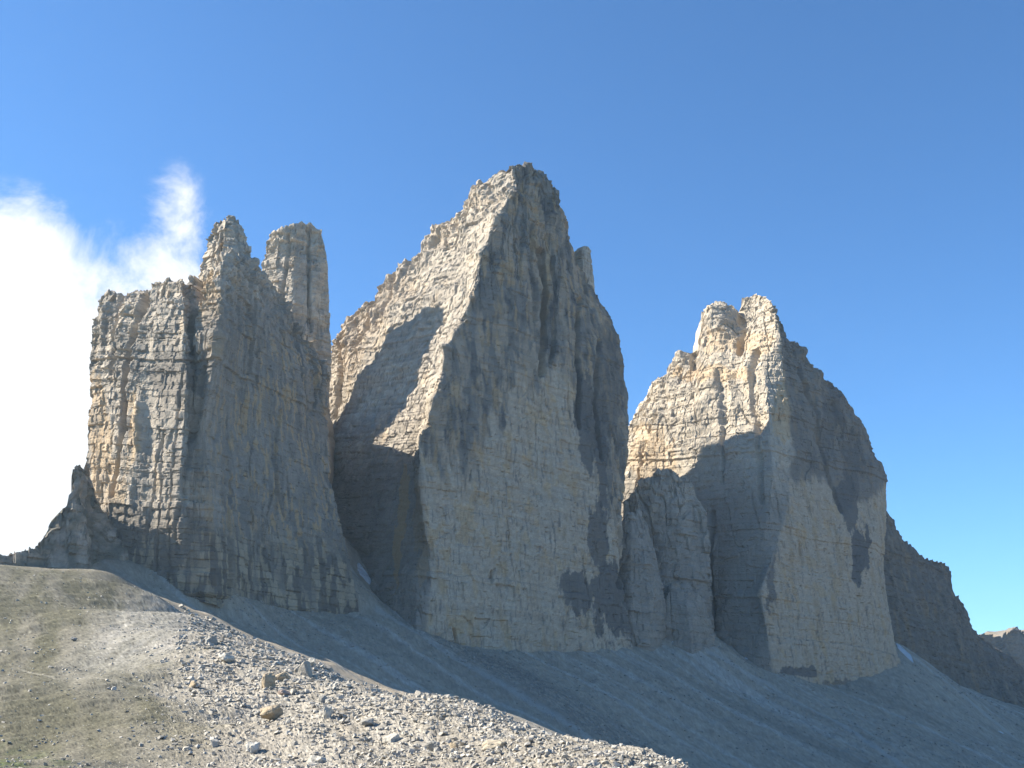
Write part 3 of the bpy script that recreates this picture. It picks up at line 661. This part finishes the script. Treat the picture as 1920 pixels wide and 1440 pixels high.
tag(rubble('rubble', np.concatenate([p1, p2]), np.concatenate([s1_, s2_]), rcol(len(p1)+len(p2))), 'pale limestone rubble strewn over the sunlit foreground slope', 'rubble', kind='stuff')
n = 16000; px = rng.uniform(335, 1300, n); cy = poly_interp([(300,1120),(498,1209),(586,1240),(700,1294),(852,1311),(951,1339),(1055,1393),(1123,1404),(1253,1417),(1300,1445)], px)
py = cy+3+rng.uniform(0, 1, n)**1.3*150; kk = (py < 1445) & (rng.uniform(0, 1, n) < .35+.65*sstep(-.15, .25, fbm(px/50, py/26, None, 3)))
B3, ok = ray_ground(px[kk], py[kk]); B3 = B3[ok]; s3 = (1.3*(5.5**(rng.uniform(0, 1, len(B3))**2.6)))*B3[:, 1]/F; B3[:, 2] += s3*.35
tag(rubble('rubble', B3, s3, rcol(len(B3))), 'denser band of pale angular blocks just below the sunlit crest', 'rubble', kind='stuff')
# stones lying on the shaded scree, thickest in the hollow right of the first cone and at the wall feet
n = 60000; px = rng.uniform(280, 1920, n); py = rng.uniform(1060, 1440, n)
fx = poly_interp([(200,1060),(300,1112),(500,1200),(700,1285),(960,1330),(1130,1395),(1290,1438),(1500,1445)], px)
w = (py > fx)*0+(py < fx)*(.10+.9*np.exp(-(((py-(1205+.62*(px-870)))/34)**2))*(px > 850)*(px < 1250)+.5*np.exp(-((px-590)/70)**2-((py-1190)/30)**2)+.25*np.exp(-(((py-(1330+.2*(px-1400)))/30)**2)))
foot = poly_interp([(200,1050),(330,1078),(450,1110),(545,1146),(655,1140),(668,1090),(705,1118),(800,1180),(860,1200),(940,1192),(1040,1188),(1180,1180),(1262,1200),(1340,1200),(1400,1238),(1500,1266),(1560,1278),(1680,1235),(1760,1262),(1860,1310),(1920,1350)], px)
w = w+.8*np.exp(-((py-foot-6)/7)**2)+.25*np.exp(-((py-foot-20)/18)**2)*(noise(px/40, py/40) > 0)
k = rng.uniform(0, 1, n) < w; P3, ok = ray_ground(px[k], py[k], y0=625, y1=1250); P3 = P3[ok]
s3 = .35*(4.0**(rng.uniform(0, 1, len(P3))**3))*P3[:, 1]/750; P3[:, 2] += s3*.2
tag(rubble('scree_stones', P3, s3, rcol(len(P3), .22)), 'grey stones scattered over the shaded scree below the walls', 'stones', kind='stuff')

# medium rocks that show one by one
pm, sm_ = scatter(110, .55, 1.0, 1.5, 'dense'); sm_ = sm_*np.clip(pm[:, 1]/130, .8, 2.2)*.8
Rm = rots(len(pm)); rock_meshes = []
for i in range(8):
    V, Fq = base_rocks[i]; col = np.repeat(rcol(1), len(V), 0); me = mesh_obj('rock', V, Fq, M_rock, None, col); rock_meshes.append(me)
for i, p in enumerate(pm):
    src = rock_meshes[i % 8]; o = src if i < 8 else link(src.copy())
    o.matrix_world = Matrix.Translation(p.tolist()) @ Matrix(Rm[i].tolist()).to_4x4() @ Matrix.Scale(float(sm_[i]), 4)
    tag(o, 'pale angular limestone rock standing out of the foreground rubble', 'rock', 'larger rocks in the foreground rubble')

def boulder(px, py, wpx, hpx, seed, rgb, label, shape='block', turn=0.0, lean=0.0, dpt=.9):
    p, ok = ray_ground([px], [py+hpx*.5]); p = p[0]; k = p[1]/F; w, h = wpx*k*.50, hpx*k*.52
    r = np.random.default_rng(seed); bm = bmesh.new()
    if shape == 'block':
        pts = [(sx*r.uniform(.45, 1), sy*r.uniform(.45, 1), sz*r.uniform(.6, 1)) for sx in (-1, 1) for sy in (-1, 1) for sz in (-1, 1)]+[(r.uniform(-.6, .6), r.uniform(-.6, .6), 1.1), (1.1, r.uniform(-.5, .5), r.uniform(-.5, .5)), (-1.05, r.uniform(-.5, .5), r.uniform(-.5, .3)), (r.uniform(-.5, .5), -1.1, r.uniform(-.5, .5))]
    elif shape == 'gable':
        pts = [(-1, -1, -1), (1, -1, -1), (-1, 1, -1), (1, 1, -1), (-1.1, .8, .1), (-.9, -.8, -.1), (.35, -.9, 1.0), (.5, .8, .9), (1, -.7, -.3)]
    else:
        pts = r.normal(size=(16, 3)); pts /= np.linalg.norm(pts, axis=1)[:, None]; pts = pts*r.uniform(.85, 1.1, (16, 1))
    for q in pts: bm.verts.new(tuple(float(t) for t in q))
    bmesh.ops.convex_hull(bm, input=bm.verts)
    for v in [v for v in bm.verts if not v.link_faces]: bm.verts.remove(v)
    bmesh.ops.bevel(bm, geom=bm.edges[:], offset=.10, segments=1, affect='EDGES')
    bmesh.ops.triangulate(bm, faces=bm.faces)
    bmesh.ops.subdivide_edges(bm, edges=bm.edges, cuts=2, use_grid_fill=True)
    bmesh.ops.triangulate(bm, faces=bm.faces)
    bm.verts.index_update(); V = np.array([v.co[:] for v in bm.verts]); Fq = np.array([[v.index for v in f.verts] for f in bm.faces]); bm.free()
    V += (noise(V[:, 0]*1.6+seed, V[:, 1]*1.6, V[:, 2]*1.6)*.22+noise(V[:, 0]*4+seed, V[:, 1]*4, V[:, 2]*4)*.10+(cellrand(V[:, 2]*4+seed)-.5)*.05)[:, None]*V
    ct, st = math.cos(turn), math.sin(turn); cl, sl = math.cos(lean), math.sin(lean)
    V = V*np.array([w, w*dpt, h]); V = V@np.array([[cl, 0, -sl], [0, 1, 0], [sl, 0, cl]]); V = V@np.array([[ct, st, 0], [-st, ct, 0], [0, 0, 1]])
    c = np.array(rgb)*(1+.12*noise(V[:, 0]*3/w+seed, V[:, 1]*3/w, V[:, 2]*6/w))[:, None]
    o = mesh_obj('boulder', V, Fq, M_rock, None, c); o.location = (float(p[0]), float(p[1]), float(p[2]+h*.6))
    return tag(o, label, 'boulder', 'boulders on the foreground slope')
TB = (.36, .29, .20); PB = (.44, .41, .35); GB = (.27, .26, .235)
boulder(503, 1280, 26, 32, 1, TB, 'upright tan block standing on the rubble crest, taller than wide', 'block', .5, .05)
boulder(526, 1266, 34, 24, 2, TB, 'tilted tan slab just behind the upright tan block', 'gable', .3)
boulder(568, 1256, 32, 30, 3, (.33, .30, .25), 'roof-shaped grey boulder with a lit left slab, highest on the crest', 'gable', -.2)
boulder(584, 1244, 20, 14, 4, PB, 'low pale rock touching the right side of the roof-shaped boulder', 'round')
boulder(536, 1292, 28, 15, 5, (.33, .26, .22), 'low reddish rock at the right foot of the upright tan block', 'round')
boulder(396, 1198, 22, 18, 6, GB, 'dark grey boulder alone near the upper left end of the rubble crest', 'gable', .4)
boulder(424, 1236, 26, 14, 7, PB, 'flat pale slab below the dark grey boulder on the upper rubble', 'block', .6, .35)
boulder(508, 1332, 52, 34, 8, TB, 'broad rounded tan outcrop, widest boulder of the rubble field', 'round')
boulder(613, 1337, 16, 24, 9, PB, 'narrow pale upright rock right of the broad tan outcrop', 'block', .2)
boulder(606, 1312, 14, 16, 10, GB, 'small grey upright rock casting a long shadow above the narrow pale one', 'block', .9)
boulder(690, 1357, 30, 18, 11, GB, 'smooth grey boulder in the middle of the rubble field', 'round')
boulder(474, 1391, 24, 20, 12, (.50, .47, .41), 'brightest whitish boulder low on the left edge of the rubble', 'block', .7)
boulder(850, 1394, 22, 18, 13, TB, 'rounded tan boulder beside a dark one near the bottom centre', 'round')
boulder(812, 1398, 32, 22, 14, GB, 'dark pitted boulder just left of the rounded tan one', 'round')
boulder(926, 1401, 40, 20, 15, (.37, .32, .24), 'wide flat tan boulder farthest right of the big ones', 'block', -.3)
boulder(360, 1284, 20, 14, 16, TB, 'tan rock at the end of the thin footpath', 'round')
boulder(213, 1294, 9, 8, 17, (.50, .48, .44), 'small white stone alone on the olive gravel below the footpath', 'block')
boulder(350, 1396, 16, 9, 18, PB, 'flat pale stone low on the gravel left of the rubble', 'block', .4)
boulder(594, 1426, 34, 18, 19, PB, 'large pale slab at the bottom edge of the picture', 'block', -.5, .1)
boulder(735, 1388, 26, 16, 20, PB, 'pale wedge-shaped boulder between the grey and the dark boulders', 'gable', .9)
boulder(138, 1195, 12, 10, 21, GB, 'grey stone alone high on the left gravel slope', 'round')

# old snow at the wall feet
M_snow = bpy.data.materials.new('old_snow'); M_snow.use_nodes = True
nb = M_snow.node_tree.nodes; bs = nb['Principled BSDF']; bs.inputs['Roughness'].default_value = .6
ns = nb.new('ShaderNodeTexNoise'); ns.inputs['Scale'].default_value = .3; ns.inputs['Detail'].default_value = 6
cr = nb.new('ShaderNodeValToRGB'); cr.color_ramp.elements[0].position = .3; cr.color_ramp.elements[0].color = (.42, .42, .41, 1); cr.color_ramp.elements[1].color = (.74, .76, .78, 1)
tcs = nb.new('ShaderNodeTexCoord'); M_snow.node_tree.links.new(tcs.outputs['Object'], ns.inputs[0])
M_snow.node_tree.links.new(ns.outputs[0], cr.inputs[0]); M_snow.node_tree.links.new(cr.outputs[0], bs.inputs['Base Color'])
def snow(line, widths, label, y0=640, y1=1300):
    L = []; m = 40; t = np.linspace(0, len(line)-1, m); a = np.array(line, float)
    cx = np.interp(t, range(len(line)), a[:, 0]); cy = np.interp(t, range(len(line)), a[:, 1]); ww = np.interp(t, range(len(line)), widths)
    tx, ty = np.gradient(cx), np.gradient(cy); q = np.hypot(tx, ty); nx, ny = -ty/q, tx/q
    c, ok = ray_ground(cx, cy, y0, y1)
    k = 9; u = np.linspace(-1, 1, k); dirn = np.gradient(c[:, :2], axis=0); dirn /= np.linalg.norm(dirn, axis=1)[:, None]+1e-9
    side = np.stack([-dirn[:, 1], dirn[:, 0]], 1); wm_ = ww*c[:, 1]/F
    X = c[:, None, 0]+side[:, None, 0]*u[None]*wm_[:, None]*(1+.35*noise(t*1.3, t*0+u[0]))[:, None]; Yy = c[:, None, 1]+side[:, None, 1]*u[None]*wm_[:, None]
    Z = ground(X, Yy)+.9*(1-u[None]**4)-.25
    V = np.stack([X, Yy, Z], -1); Vb = V.copy(); Vb[..., 2] -= 1.5
    return tag(mesh_obj('snow_patch', V.reshape(-1, 3), gridfaces(m, k), M_snow, None, None, True), label, 'snow patch', 'old snow patches at the wall feet')
snow([(672,1058),(684,1080),(700,1100),(722,1124)], [4, 13, 10, 2], 'long bluish snow tongue in the gully between left massif and middle peak', 760)
snow([(608,1146),(625,1143),(650,1142)], [2, 6, 2], 'thin snow strip under the right foot of the left massif', 700)
snow([(1156,1184),(1168,1186),(1178,1181)], [1, 4, 1], 'small snow patch at the right foot of the middle peak', 800)
snow([(1250,1190),(1256,1198),(1262,1204)], [1, 4, 1], 'tiny snow patch at the foot of the lower buttresses', 800)
snow([(1372,1206),(1385,1222),(1402,1238)], [1, 4, 1], 'narrow snow streak left of the tan wall of the right peak', 850)
snow([(1682,1208),(1696,1222),(1712,1240)], [3, 11, 2], 'blue-white snow wedge at the right foot of the right peak', 980)
snow([(1862,1278),(1866,1284),(1872,1292)], [1, 4, 1], 'small snow patch below the dark ridge at the far right', 1000, 1500)
